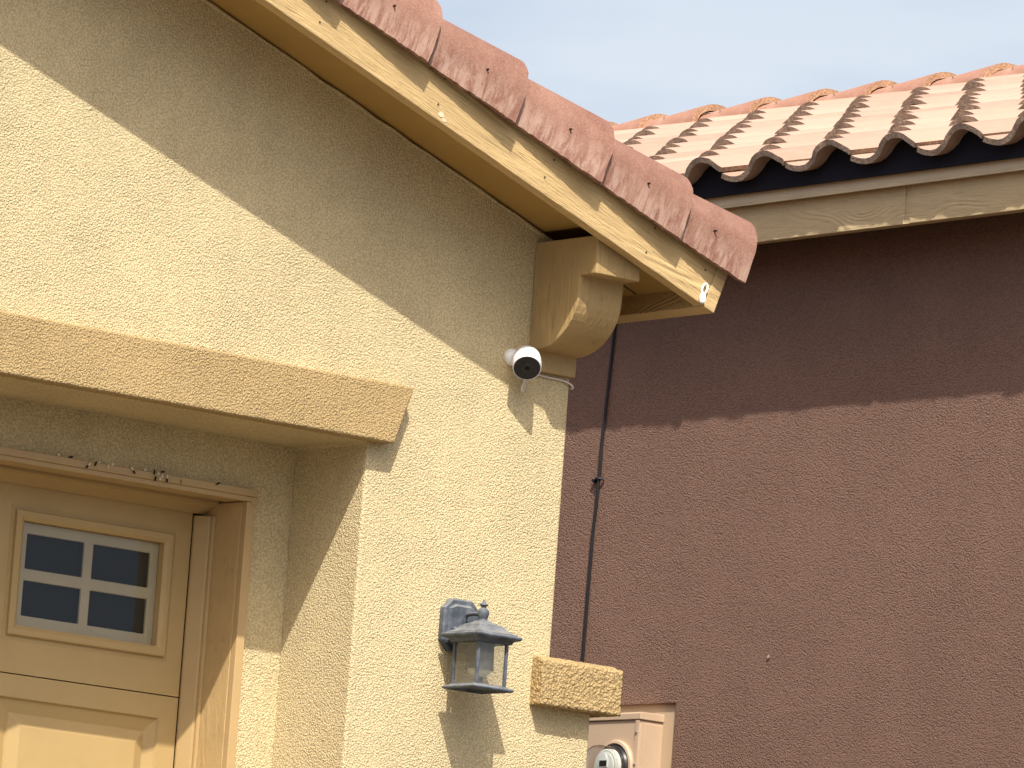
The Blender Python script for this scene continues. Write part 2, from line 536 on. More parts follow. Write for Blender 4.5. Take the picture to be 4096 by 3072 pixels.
def rake_tile(length, seed):
    """barrel rake tile, local: x along, lower end at x=0, z up the slope normal; y toward the house"""
    rnd = random.Random(seed)
    CY = 0.116
    prof = []
    # outer skirt then arc over the top, (y, z) from the bottom outer edge
    prof += [(0.0, 0.0), (-0.001, 0.03), (0.0, 0.062)]
    for i in range(1, 19):
        a = math.pi - (math.pi) * i / 18 * 0.95
        prof.append((CY + CY * math.cos(a), 0.068 + 0.130 * math.sin(a)))
    prof.append((2 * CY + 0.004, 0.02))
    NS = 34
    bm = bmesh.new()
    outer, inner = [], []
    for k in range(NS + 1):
        t = k / NS
        x = -length * t
        sc = 1.0 - 0.25 * t
        lift = -0.004 * t
        ro, ri = [], []
        for q, (py, pz) in enumerate(prof):
            yy = CY + (py - CY) * sc
            zz = 0.050 + (pz - 0.050) * sc + lift
            jag = 0.0
            if q == 0: zz += rnd.uniform(-0.0016, 0.0016)
            xx = x
            if k == 0:
                xx += rnd.uniform(-0.0022, 0.0022)
            ro.append(bm.verts.new((xx, yy, zz)))
            # inner surface
            dy, dz = (py - CY), (pz - 0.068)
            L = math.hypot(dy, max(dz, 0)) or 1
            th = 0.013
            if q < 3: ny, nz = 1, 0
            elif q == len(prof) - 1: ny, nz = -1, 0
            else: ny, nz = -dy / L, -max(dz, 0) / L
            ri.append(bm.verts.new((xx, yy + ny * th, zz + nz * th)))
        outer.append(ro); inner.append(ri)
    n = len(prof)
    for k in range(NS):
        for q in range(n - 1):
            bm.faces.new([outer[k][q], outer[k][q + 1], outer[k + 1][q + 1], outer[k + 1][q]])
            bm.faces.new([inner[k][q], inner[k + 1][q], inner[k + 1][q + 1], inner[k][q + 1]])
        for q in (0, n - 1):
            bm.faces.new([outer[k][q], outer[k + 1][q], inner[k + 1][q], inner[k][q]])
    for k in (0, NS):
        for q in range(n - 1):
            bm.faces.new([outer[k][q], outer[k][q + 1], inner[k][q + 1], inner[k][q]])
    # nail head on the skirt
    hb = len(bm.faces)
    nx = -0.14 + rnd.uniform(-0.012, 0.012)
    nz = 0.075 + rnd.uniform(-0.006, 0.008)
    lathe(bm, [(0.0018, 0.0006), (0.0028, 0.0018), (0.0028, 0.012)], (nx, 0.0035, nz), (0, 1, 0), 10, mi=1)
    return bm

ends = [0.279, 0.052, -0.222, -0.515, -0.805, -1.095, -1.385, -1.675, -1.965, -2.255, -2.545, -2.835]
for i, X in enumerate(ends):
    s = X / CT - 0.036
    loc = Vector((s, -0.339 + random.uniform(-0.002, 0.002), 0.098 + random.uniform(-0.0015, 0.0015)))
    ln = 0.37 if i else 0.30
    mw = RM @ Matrix.Translation(loc) @ Matrix.Rotation(random.uniform(-0.004, 0.004), 4, 'Y')
    obj('rake_tile', rake_tile(ln, i), [m_rake, m_hole], roofA, mw, smooth=True, sharp=50)
# field of the roof behind the rake tiles
bm = bmesh.new()
box(bm, APEX, S_END + 0.03, -0.16, 8.3, 0.155, 0.20)
obj('tile_field', bm, m_rake, roofA, RM)

# ---- corbel bracket
bm = bmesh.new()
prof = [(-0.002, 4.069), (-0.022, 4.069), (-0.022, 4.118), (-0.028, 4.120)]
for i in range(1, 13):
    a = math.pi / 2 * i / 12
    prof.append((-0.028 - 0.160 * math.sin(a) , 4.258 - 0.138 * math.cos(a)))
prof += [(-0.190, 4.303), (-0.252, 4.303), (-0.252, 4.402), (-0.002, 4.402)]
prism(bm, prof, 'X', -0.148, -0.001)
obj('corbel', bm, m_corbel, HY, bevel=0.0025)
# screw heads and knot at the wall joint
# ---- garage door frame
bm = bmesh.new()
box(bm, -5.628, -0.769, 0.2745, 0.301, 3.668, 3.687)
box(bm, -5.602, -0.7705, 0.279, 0.301, 3.655, 3.6675)
box(bm, -0.7985, -0.7725, 0.2795, 0.301, 1.5, 3.6545)
box(bm, -5.625, -5.602, 0.2795, 0.301, 1.5, 3.6545)
box(bm, -0.7855, -0.7655, 0.2765, 0.2925, 3.648, 3.6675)
obj('door_trim', bm, m_trimpaint, HY, bevel=0.002)
bm = bmesh.new()
box(bm, -0.799, -0.775, 0.3015, 0.475, 1.5, 3.655)
obj('jamb', bm, m_jamb, HY, bevel=0.002)
bm = bmesh.new()
box(bm, -5.626, -5.602, 0.3015, 0.475, 1.5, 3.655)
obj('jamb', bm, m_jamb, HY, bevel=0.002)
bm = bmesh.new()
box(bm, -5.60, -0.7995, 0.2805, 0.368, 3.6565, 3.68)
box(bm, -5.60, -0.7995, 0.3685, 0.475, 3.674, 3.6795)
obj('head_jamb', bm, m_trimpaint, HY, bevel=0.002)
bm = bmesh.new()
# vinyl stop: flange on the jamb plus leg against the door
prism(bm, [(-0.7995, 0.405), (-0.8065, 0.406), (-0.8085, 0.412), (-0.8065, 0.418), (-0.812, 0.420), (-0.8325, 0.451), (-0.8328, 0.4575), (-0.7995, 0.457)], 'Z', 1.5, 3.622)
prism(bm, [(0.398, 3.6735), (0.398, 3.652), (0.414, 3.649), (0.420, 3.645), (0.451, 3.628), (0.457, 3.627), (0.457, 3.6735)], 'X', -5.6, -0.80)
obj('door_stop', bm, m_seal, HY, bevel=0.0012)

# ---- garage door
YD = 0.460
bm = bmesh.new()
def section(z0, z1, holes):
    pass
WX = [(-1.381, -0.893)]
for k in range(1, 7):
    WX.append((-1.381 - 0.62 * k, -0.893 - 0.62 * k))
X0, X1 = -5.565, -0.8338
def panel_section(bm, z0, z1):
    box(bm, X0, X1, YD, YD + 0.04, z0, z1)
# top section with window openings: build as strips
ztop, zs1 = 3.640, 3.1565
hz0, hz1 = 3.262, 3.555
xs = [X1]
for a, b in WX:
    xs += [b - 0.011, a + 0.011]
xs.append(X0)
zsl = [zs1, hz0, hz1, ztop]
V = [[[bm.verts.new((x, y, z)) for z in zsl] for x in xs] for y in (YD, YD + 0.04)]
for s in (0, 1):
    for i in range(len(xs) - 1):
        for j in range(3):
            if j == 1 and i % 2 == 1: continue
            bm.faces.new([V[s][i][j], V[s][i + 1][j], V[s][i + 1][j + 1], V[s][i][j + 1]])
def sd(i, j, k, l): bm.faces.new([V[0][i][j], V[0][k][l], V[1][k][l], V[1][i][j]])
for i in range(len(xs) - 1):
    sd(i, 0, i + 1, 0); sd(i, 3, i + 1, 3)
    if i % 2 == 1:
        sd(i, 1, i + 1, 1); sd(i, 2, i + 1, 2); sd(i, 1, i, 2); sd(i + 1, 1, i + 1, 2)
for j in range(3):
    sd(0, j, 0, j + 1); sd(len(xs) - 1, j, len(xs) - 1, j + 1)
for z0, z1 in ((2.6015, 3.1535), (2.0515, 2.5985), (1.5065, 2.0485)):
    bpx = []
    # section front with recessed and raised panels
    fx = [X1]
    for a, b in WX: fx += [b + 0.004, a - 0.004]
    fx.append(X0)
    za, zb = z0 + 0.058, z1 - 0.057
    zz = [z0, za, zb, z1]
    G = [[bm.verts.new((x, YD, z)) for z in zz] for x in fx]
    for i in range(len(fx) - 1):
        for j in range(3):
            if j == 1 and i % 2 == 1:
                xa, xb = fx[i], fx[i + 1]
                prev = [G[i][1], G[i + 1][1], G[i + 1][2], G[i][2]]
                for (ins, dy) in ((0.005, 0.0075), (0.036, 0.0160), (0.040, 0.0110), (0.070, -0.0015)):
                    cur = [bm.verts.new(p) for p in ((xa - ins, YD + dy, za + ins), (xb + ins, YD + dy, za + ins), (xb + ins, YD + dy, zb - ins), (xa - ins, YD + dy, zb - ins))]
                    for q in range(4):
                        bm.faces.new([prev[q], prev[(q + 1) % 4], cur[(q + 1) % 4], cur[q]])
                    prev = cur
                bm.faces.new(prev)
            else:
                bm.faces.new([G[i][j], G[i + 1][j], G[i + 1][j + 1], G[i][j + 1]])
    # edge and back of the section
    rim = [G[i][0] for i in range(len(fx))] + [G[-1][1], G[-1][2]] + [G[i][3] for i in range(len(fx) - 1, -1, -1)] + [G[0][2], G[0][1]]
    back = [bm.verts.new((v.co.x, YD + 0.04, v.co.z)) for v in rim]
    for i in range(len(rim)):
        bm.faces.new([rim[i], rim[(i + 1) % len(rim)], back[(i + 1) % len(rim)], back[i]])
    bm.faces.new(back)
door = obj('garage_door', bm, m_door, HY)

def facing_fresnel(M, k):
    lw = M.n('ShaderNodeLayerWeight'); lw.inputs['Blend'].default_value = 0.5
    return M.math('MULTIPLY', M.math('ADD', 0.04, M.math('MULTIPLY', M.math('POWER', lw.outputs['Facing'], 5.0), 0.9)), k)

def glass_mat():
    M = Mat('window_glass')
    M.t.nodes.remove(M.b)
    tr = M.n('ShaderNodeBsdfTransparent'); tr.inputs['Color'].default_value = (0.93, 0.95, 0.96, 1)
    gl = M.n('ShaderNodeBsdfGlossy'); gl.inputs['Roughness'].default_value = 0.01
    mx = M.n('ShaderNodeMixShader')
    M.l(facing_fresnel(M, 0.5), mx.inputs[0]); M.l(tr.outputs[0], mx.inputs[1]); M.l(gl.outputs[0], mx.inputs[2])
    M.l(mx.outputs[0], M.t.nodes['Material Output'].inputs['Surface'])
    return M.m
m_glass = glass_mat()
m_back = Mat('dark_interior', (0.003, 0.0035, 0.005), 0.9).m
for wi, (a, b) in enumerate(WX[:3]):
    # moulded insert frame
    bm = bmesh.new()
    z0, z1 = 3.251, 3.566
    loops = []
    for ins, y in ((0.0, YD - 0.0005), (0.0, YD - 0.008), (0.003, YD - 0.0105), (0.016, YD - 0.0105), (0.0255, YD - 0.004), (0.0265, YD + 0.030)):
        loops.append([bm.verts.new(p) for p in ((a + ins, y, z0 + ins), (b - ins, y, z0 + ins), (b - ins, y, z1 - ins), (a + ins, y, z1 - ins))])
    for p, q in zip(loops, loops[1:]):
        for k in range(4):
            bm.faces.new([p[k], p[(k + 1) % 4], q[(k + 1) % 4], q[k]])
    obj('window_frame', bm, m_door, door)
    # thin embossed line round the insert
    bm = bmesh.new()
    e = 0.009
    for (xa, xb, za, zb) in ((a - e, b + e, z1 + e, z1 + e + 0.0025), (a - e, b + e, z0 - e - 0.0025, z0 - e), (a - e - 0.0025, a - e, z0 - e, z1 + e), (b + e, b + e + 0.0025, z0 - e, z1 + e)):
        box(bm, xa, xb, YD - 0.0012, YD + 0.001, za, zb)
    obj('frame_emboss', bm, m_door, door)
    bm = bmesh.new()
    box(bm, a + 0.027, b - 0.027, YD + 0.0135, YD + 0.0150, z0 + 0.027, z1 - 0.027)
    obj('window_glass', bm, m_glass, door)
    bm = bmesh.new()
    box(bm, a + 0.02, b - 0.02, YD + 0.034, YD + 0.038, z0 + 0.02, z1 - 0.02)  # near-black sheet added in place of the shade inside the garage
    obj('dark_interior_sheet', bm, m_back, door)
    # grille: frame with four openings
    gx = [a + 0.0275, a + 0.0395, a + 0.217, a + 0.245, b - 0.0645 + 0.0, b - 0.0275]
    gx = [a + 0.0270, a + 0.0537, a + 0.2312, a + 0.2592, a + 0.4372, b - 0.0270]
    gz = [z0 + 0.0270, z0 + 0.054, z0 + 0.1425, z0 + 0.1725, z0 + 0.2605, z1 - 0.0270]
    bm = bmesh.new()
    yf, yb = YD + 0.017, YD + 0.026
    GV = {}
    for s, y in enumerate((yf, yb)):
        for i, x in enumerate(gx):
            for j, z in enumerate(gz):
                GV[s, i, j] = bm.verts.new((x, y, z))
    for s in (0, 1):
        for i in range(5):
            for j in range(5):
                if i in (1, 3) and j in (1, 3): continue
                bm.faces.new([GV[s, i, j], GV[s, i + 1, j], GV[s, i + 1, j + 1], GV[s, i, j + 1]])
    for i in (1, 3):
        for j in (1, 3):
            for (p, q) in (((i, j), (i + 1, j)), ((i + 1, j), (i + 1, j + 1)), ((i + 1, j + 1), (i, j + 1)), ((i, j + 1), (i, j))):
                bm.faces.new([GV[(0,) + p], GV[(0,) + q], GV[(1,) + q], GV[(1,) + p]])
    obj('window_grille', bm, m_grille, door, bevel=0.003, seg=3)

# ------------------------------------------------------------------ brown house
XB = 2.609
HB = empty('brown_house', (5.0, 3.0, 1.5))
tag(HB, 'brown stucco house with a pale clay tile roof and tan fascia, behind the yellow one', 'house')
bm = bmesh.new()
wall_hole(bm, -2.5, 9.0, 1.4, 5.06, 2.551, 2.87, 2.2, 3.597, XB, XB + 0.14, axis='X')
prism(bm, [(XB + 0.142, 1.4), (7.6, 1.4), (7.6, 5.15), (5.12, 5.9), (XB + 0.142, 5.2)], 'Y', -2.5, -2.36)
prism(bm, [(XB + 0.142, 1.4), (7.6, 1.4), (7.6, 5.15), (5.12, 5.9), (XB + 0.142, 5.2)], 'Y', 8.86, 9.0)
obj('wall', bm, m_brown, HB, bevel=0.004)
bm = bmesh.new()
ring = [(2.125 + 0.005 * math.cos(i * 0.9) * random.uniform(0.6, 1.2), 3.729 + 0.005 * math.sin(i * 0.9) * random.uniform(0.6, 1.2)) for i in range(7)]
prism(bm, ring, 'X', 2.6035, 2.6055)
obj('bare_chip', bm, Mat('bare_plaster', (0.40, 0.29, 0.23), 0.9).m, HB)
# plate in the cut-out behind the meter box
bm = bmesh.new()
box(bm, XB + 0.012, XB + 0.02, 2.52, 2.90, 2.18, 3.62)
obj('backing_panel', bm, paint('tan_panel', (0.46, 0.34, 0.22), 0.6), HB)
# eave: soffit, fascia boards, drip flashing, dark gap
bm = bmesh.new()
box(bm, 2.435, XB - 0.001, -2.6, 9.1, 5.035, 5.055)
obj('soffit', bm, paint('brown_paint', (0.10, 0.055, 0.045), 0.7), HB)
bm = bmesh.new()
box(bm, 2.400, 2.434, -2.6, 1.385, 4.984, 5.12)
obj('fascia_board', bm, m_bfascia, HB, bevel=0.002)
bm = bmesh.new()
box(bm, 2.402, 2.434, 1.411, 9.1, 4.984, 5.12)
obj('fascia_board', bm, m_bfascia, HB, bevel=0.002)
bm = bmesh.new()
box(bm, 2.404, 2.434, 1.387, 1.409, 4.984, 5.12)
obj('fascia_splice', bm, m_bfascia, HB, bevel=0.001)
bm = bmesh.new()
prism(bm, [(2.4345, 5.1435), (2.389, 5.1435), (2.389, 5.110), (2.376, 5.098), (2.377, 5.0965), (2.392, 5.107), (2.392, 5.140), (2.4345, 5.140)], 'Y', -2.6, 9.1)
XB0 = 0
for v in bm.verts:
    pass
obj('drip_flashing', bm, m_flash, HB)
bm = bmesh.new()
box(bm, 2.425, 2.434, -2.6, 9.1, 5.1445, 5.150)
m_felt = Mat('black_felt', (0.006, 0.006, 0.012), 0.9).m
obj('felt_strip', bm, m_felt, HB)

# roof tiles
def field_material():
    M = Mat('field_tile_clay', (0.7, 0.5, 0.38), 0.9, 0, 0.15)
    gm = M.n('ShaderNodeNewGeometry')
    c = M.ramp(gm.outputs['Random Per Island'], [(0.0, (0.33, 0.210, 0.155)), (0.45, (0.39, 0.262, 0.195)), (1.0, (0.44, 0.315, 0.24))])
    st = M.noise(30, 4, 0.6, M.coord((0.35, 3.2, 1.5)))
    c = M.mix(M.rng(st, 0.35, 0.65, 0.0, 0.6), c, (0.42, 0.268, 0.205))
    c = M.mix(M.rng(M.noise(9, 5, 0.7), 0.5, 0.7, 0.0, 0.5), c, (0.40, 0.29, 0.205))
    c = M.mix(M.rng(M.noise(240, 2, 0.6), 0.55, 0.7, 0.0, 0.25), c, (0.24, 0.165, 0.12))
    M.color(c)
    M.bump(M.math('ADD', M.noise(200, 3, 0.6), M.math('MULTIPLY', st, 1.2)), 0.0016)
    return M.m
def edge_material(col=(0.30, 0.225, 0.165)):
    M = Mat('tile_edge', col, 0.95)
    M.color(M.ramp(M.noise(90, 4, 0.7), [(0.3, tuple(c * 0.55 for c in col)), (0.55, col), (0.75, tuple(min(1, c * 1.7) for c in col))]))
    M.bump(M.noise(110, 4, 0.7), 0.005)
    return M.m
m_field = field_material()
m_edge = edge_material()
TS = 0.338
TB = math.atan(TS)
PITCH, EXPO = 0.2915, 0.275 / math.cos(TB)
PR = [(0.0, 0.016), (0.05, 0.009), (0.12, 0.003), (0.20, 0.0), (0.28, 0.002), (0.35, 0.010), (0.41, 0.022), (0.46, 0.038),
      (0.52, 0.052), (0.59, 0.062), (0.66, 0.067), (0.72, 0.068), (0.79, 0.065), (0.86, 0.058), (0.93, 0.046), (1.0, 0.034), (1.03, 0.027)]
ZT = 5.158
NC = 30
ROWS = 10
# crest (u = .70) at Y = 2.245 for one column ; u grows toward -Y
YB0 = 2.245 + 0.70 * PITCH + PITCH * 14
bm = bmesh.new()
for r in range(ROWS + 1):
    for c in range(NC):
        y0 = YB0 - c * PITCH + random.uniform(-0.003, 0.003)
        s0 = r * EXPO + random.uniform(-0.010, 0.010) * (1 if r else 0.4)
        lift = random.uniform(-0.003, 0.005)
        skew = random.uniform(-0.014, 0.014)
        th = 0.0175
        ln = 0.36 if r < ROWS else 0.09
        top = {}
        nk = 3
        for k in range(nk + 1):
            t = k / nk
            for i, (u, h) in enumerate(PR):
                u2 = u
                jx = random.uniform(-0.003, 0.003) if k == 0 else 0
                s = s0 + t * ln + jx + skew * (u - 0.5)
                hh = h + lift + 0.023 * (1 - t * ln / EXPO)
                # outward normal of the profile for thickness
                a = PR[max(i - 1, 0)]; b = PR[min(i + 1, len(PR) - 1)]
                du, dh = (b[0] - a[0]) * PITCH, b[1] - a[1]
                L = math.hypot(du, dh)
                ny, nz = -dh / L, du / L
                for side in (0, 1):
                    yy = y0 - (u2 * PITCH + (ny * -th if side else 0))
                    zz = hh - (nz * th if side else 0)
                    X = 2.326 + s * math.cos(TB) - zz * math.sin(TB)
                    Z = ZT + s * math.sin(TB) + zz * math.cos(TB)
                    top[k, i, side] = bm.verts.new((X, yy, Z))
        n = len(PR)
        for k in range(nk):
            for i in range(n - 1):
                for side in (0, 1):
                    bm.faces.new([top[k, i, side], top[k, i + 1, side], top[k + 1, i + 1, side], top[k + 1, i, side]])
            for i in (0, n - 1):
                bm.faces.new([top[k, i, 0], top[k + 1, i, 0], top[k + 1, i, 1], top[k, i, 1]]).material_index = 1
        for k in (0, nk):
            for i in range(n - 1):
                bm.faces.new([top[k, i, 0], top[k, i + 1, 0], top[k, i + 1, 1], top[k, i, 1]]).material_index = 1
roofB = obj('roof', bm, [m_field, m_edge], HB, smooth=True, sharp=40)
# black closure that fills the openings under the first row
bm = bmesh.new()
for c in range(NC):
    y0 = YB0 - c * PITCH
    pts = [(y0 - u * PITCH, ZT + 0.010 + (h + 0.018) * math.cos(TB) - 0.011) for u, h in PR[:-1]]
    pts += [(y0 - PITCH, 5.135), (y0, 5.135)]
    prism(bm, pts, 'X', 2.366, 2.378)
obj('eave_closure', bm, m_felt, HB)
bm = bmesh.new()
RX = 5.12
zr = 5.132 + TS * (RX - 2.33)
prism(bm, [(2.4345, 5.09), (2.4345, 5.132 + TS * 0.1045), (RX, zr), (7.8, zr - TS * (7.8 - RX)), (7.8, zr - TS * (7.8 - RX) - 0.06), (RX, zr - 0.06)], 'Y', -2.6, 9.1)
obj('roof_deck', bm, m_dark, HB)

# ridge caps
def cap_material():
    M = Mat('ridge_tile_clay', (0.5, 0.27, 0.18), 0.85, 0, 0.2)
    c = M.ramp(M.noise(12, 5, 0.65), [(0.3, (0.30, 0.150, 0.10)), (0.55, (0.37, 0.200, 0.14)), (0.75, (0.43, 0.26, 0.19))])
    c = M.mix(M.rng(M.noise(150, 3, 0.7), 0.5, 0.7, 0.0, 0.3), c, (0.24, 0.13, 0.09))
    M.color(c)
    M.bump(M.noise(150, 4, 0.65), 0.002)
    return M.m
m_capt = cap_material()
m_capedge = edge_material((0.42, 0.25, 0.15))
def ridge_tile(seed):
    rnd = random.Random(seed)
    bm = bmesh.new()
    N, NS, LEN = 16, 4, 0.40
    rings = []
    for k in range(NS + 1):
        t = k / NS
        ra = 0.128 - 0.022 * t
        rz = 0.092 - 0.012 * t
        for_in = []
        for side in (0, 1):
            ring = []
            for i in range(N + 1):
                a = math.pi * (1 - i / N)
                w = 0.024 if side else 0.0
                jx = rnd.uniform(-0.003, 0.003) if k == 0 else 0
                ring.append(bm.verts.new(((ra - w) * math.cos(a), LEN * t + jx, (rz - w) * math.sin(a) - 0.022 * t)))
            for_in.append(ring)
        rings.append(for_in)
    for k in range(NS):
        for side in (0, 1):
            for i in range(N):
                bm.faces.new([rings[k][side][i], rings[k][side][i + 1], rings[k + 1][side][i + 1], rings[k + 1][side][i]])
        for i in (0, N):
            bm.faces.new([rings[k][0][i], rings[k + 1][0][i], rings[k + 1][1][i], rings[k][1][i]])
    for k in (0, NS):
        for i in range(N):
            bm.faces.new([rings[k][0][i], rings[k][0][i + 1], rings[k][1][i + 1], rings[k][1][i]]).material_index = 1
    lathe(bm, [(0.004, -0.002), (0.004, 0.003)], (-0.094, 0.20, 0.048), (-0.75, 0, 0.65), 8, mi=1)
    return bm
for i in range(16):
    y = 3.900 + 0.315 * (i - 5)
    mw = Matrix.Translation(Vector((5.12 + random.uniform(-0.004, 0.004), y, 6.128 + random.uniform(-0.003, 0.003)))) @ Matrix.Rotation(random.uniform(-0.012, 0.012), 4, 'Z')
    obj('ridge_tile', ridge_tile(i), [m_capt, m_capedge], roofB, mw, smooth=True, sharp=45)

# ------------------------------------------------------------------ electric meter
def meter():
    root = empty('electric_meter', (2.58, 2.72, 2.3))
    tag(root, 'tan electric meter box with a round glass meter, recessed in the brown wall', 'meter box')
    mb = paint('tan_enamel', (0.47, 0.345, 0.235), 0.4, 0.0002, 80, 0.03)
    bm = bmesh.new()
    box(bm, 2.5305, 2.640, 2.6205, 2.882, 2.30, 3.540)
    obj('enclosure', bm, mb, root, bevel=0.003)
    bm = bmesh.new()
    prism(bm, [(2.525, 3.5405), (2.525, 3.560), (2.530, 3.564), (2.641, 3.564), (2.641, 3.5405)], 'Y', 2.615, 2.886)
    obj('lid', bm, mb, root, bevel=0.002)
    bm = bmesh.new()
    box(bm, 2.5265, 2.530, 2.622, 2.640, 2.31, 3.5385)
    box(bm, 2.628, 2.652, 2.600, 2.6200, 2.30, 3.555)
    box(bm, 2.545, 2.6275, 2.6175, 2.6200, 2.32, 3.530)
    obj('flange', bm, mb, root, bevel=0.0015)
    zn = Mat('zinc', (0.45, 0.42, 0.38), 0.4, 0.8).m
    for z in (3.50, 3.40, 3.2):
        bm = bmesh.new()
        lathe(bm, [(0.0045, 0), (0.0045, 0.003), (0.002, 0.0045)], (2.5265, 2.631, z), (-1, 0, 0), 10)
        obj('screw', bm, zn, root)
    c = (2.5300, 2.722, 3.389)
    ax = (-1, 0, 0)
    bm = bmesh.new()
    lathe(bm, [(0.074, -0.001), (0.087, 0.000), (0.089, 0.010), (0.086, 0.016), (0.078, 0.017), (0.074, 0.010), (0.074, -0.001)], c, ax, 48, capa=False, capb=False)
    obj('socket_ring', bm, mb, root, smooth=True)
    bm = bmesh.new()
    lathe(bm, [(0.0735, 0.0), (0.0735, 0.012), (0.066, 0.020), (0.064, 0.028)], c, ax, 40)
    obj('meter_base', bm, Mat('black_plastic', (0.02, 0.02, 0.022), 0.35).m, root, smooth=True)
    bm = bmesh.new()
    lathe(bm, [(0.058, 0.026), (0.057, 0.044), (0.052, 0.048)], c, ax, 40)
    g = obj('meter_body', bm, Mat('pale_grey_plastic', (0.55, 0.57, 0.53), 0.5).m, root, smooth=True)
    bm = bmesh.new()
    lathe(bm, [(0.046, 0.0482), (0.046, 0.052), (0.043, 0.053)], c, ax, 40)
    obj('face_plate', bm, Mat('light_plastic', (0.62, 0.66, 0.62), 0.5).m, root, smooth=True)
    bm = bmesh.new()
    box(bm, c[0] - 0.0552, c[0] - 0.0532, c[1] - 0.022, c[1] + 0.022, c[2] - 0.003, c[2] + 0.023)
    obj('display_bezel', bm, Mat('white_plastic', (0.7, 0.72, 0.7), 0.5).m, root)
    bm = bmesh.new()
    box(bm, c[0] - 0.0562, c[0] - 0.0553, c[1] - 0.017, c[1] + 0.017, c[2] + 0.001, c[2] + 0.019)
    obj('display', bm, Mat('lcd', (0.02, 0.025, 0.02), 0.2).m, root)
    # wrap-round label on the body side
    bm = bmesh.new()
    n = 10
    for i in range(n):
        a0, a1 = -0.3 + 1.5 * i / n, -0.3 + 1.5 * (i + 1) / n
        P = lambda a, h, r: (c[0] - h, c[1] - math.cos(a) * r, c[2] + math.sin(a) * r)
        bm.faces.new([bm.verts.new(P(a0, 0.029, 0.0587)), bm.verts.new(P(a1, 0.029, 0.0587)), bm.verts.new(P(a1, 0.042, 0.0587)), bm.verts.new(P(a0, 0.042, 0.0587))])
    obj('label_strip', bm, Mat('paper', (0.75, 0.75, 0.72), 0.6).m, root)
    gm = Mat('dome_glass')
    gm.t.nodes.remove(gm.b)
    tr = gm.n('ShaderNodeBsdfTransparent'); tr.inputs['Color'].default_value = (0.86, 0.86, 0.84, 1)
    gl = gm.n('ShaderNodeBsdfGlossy'); gl.inputs['Roughness'].default_value = 0.03
    mx = gm.n('ShaderNodeMixShader')
    gm.l(facing_fresnel(gm, 1.6), mx.inputs[0]); gm.l(tr.outputs[0], mx.inputs[1]); gm.l(gl.outputs[0], mx.inputs[2])
    gm.l(mx.outputs[0], gm.t.nodes['Material Output'].inputs['Surface'])
    bm = bmesh.new()
    lathe(bm, [(0.0665, 0.020), (0.0655, 0.075), (0.063, 0.088), (0.056, 0.094), (0.002, 0.096)], c, ax, 48, capa=False)
    obj('glass_cover', bm, gm.m, root, smooth=True, sharp=80)
meter()

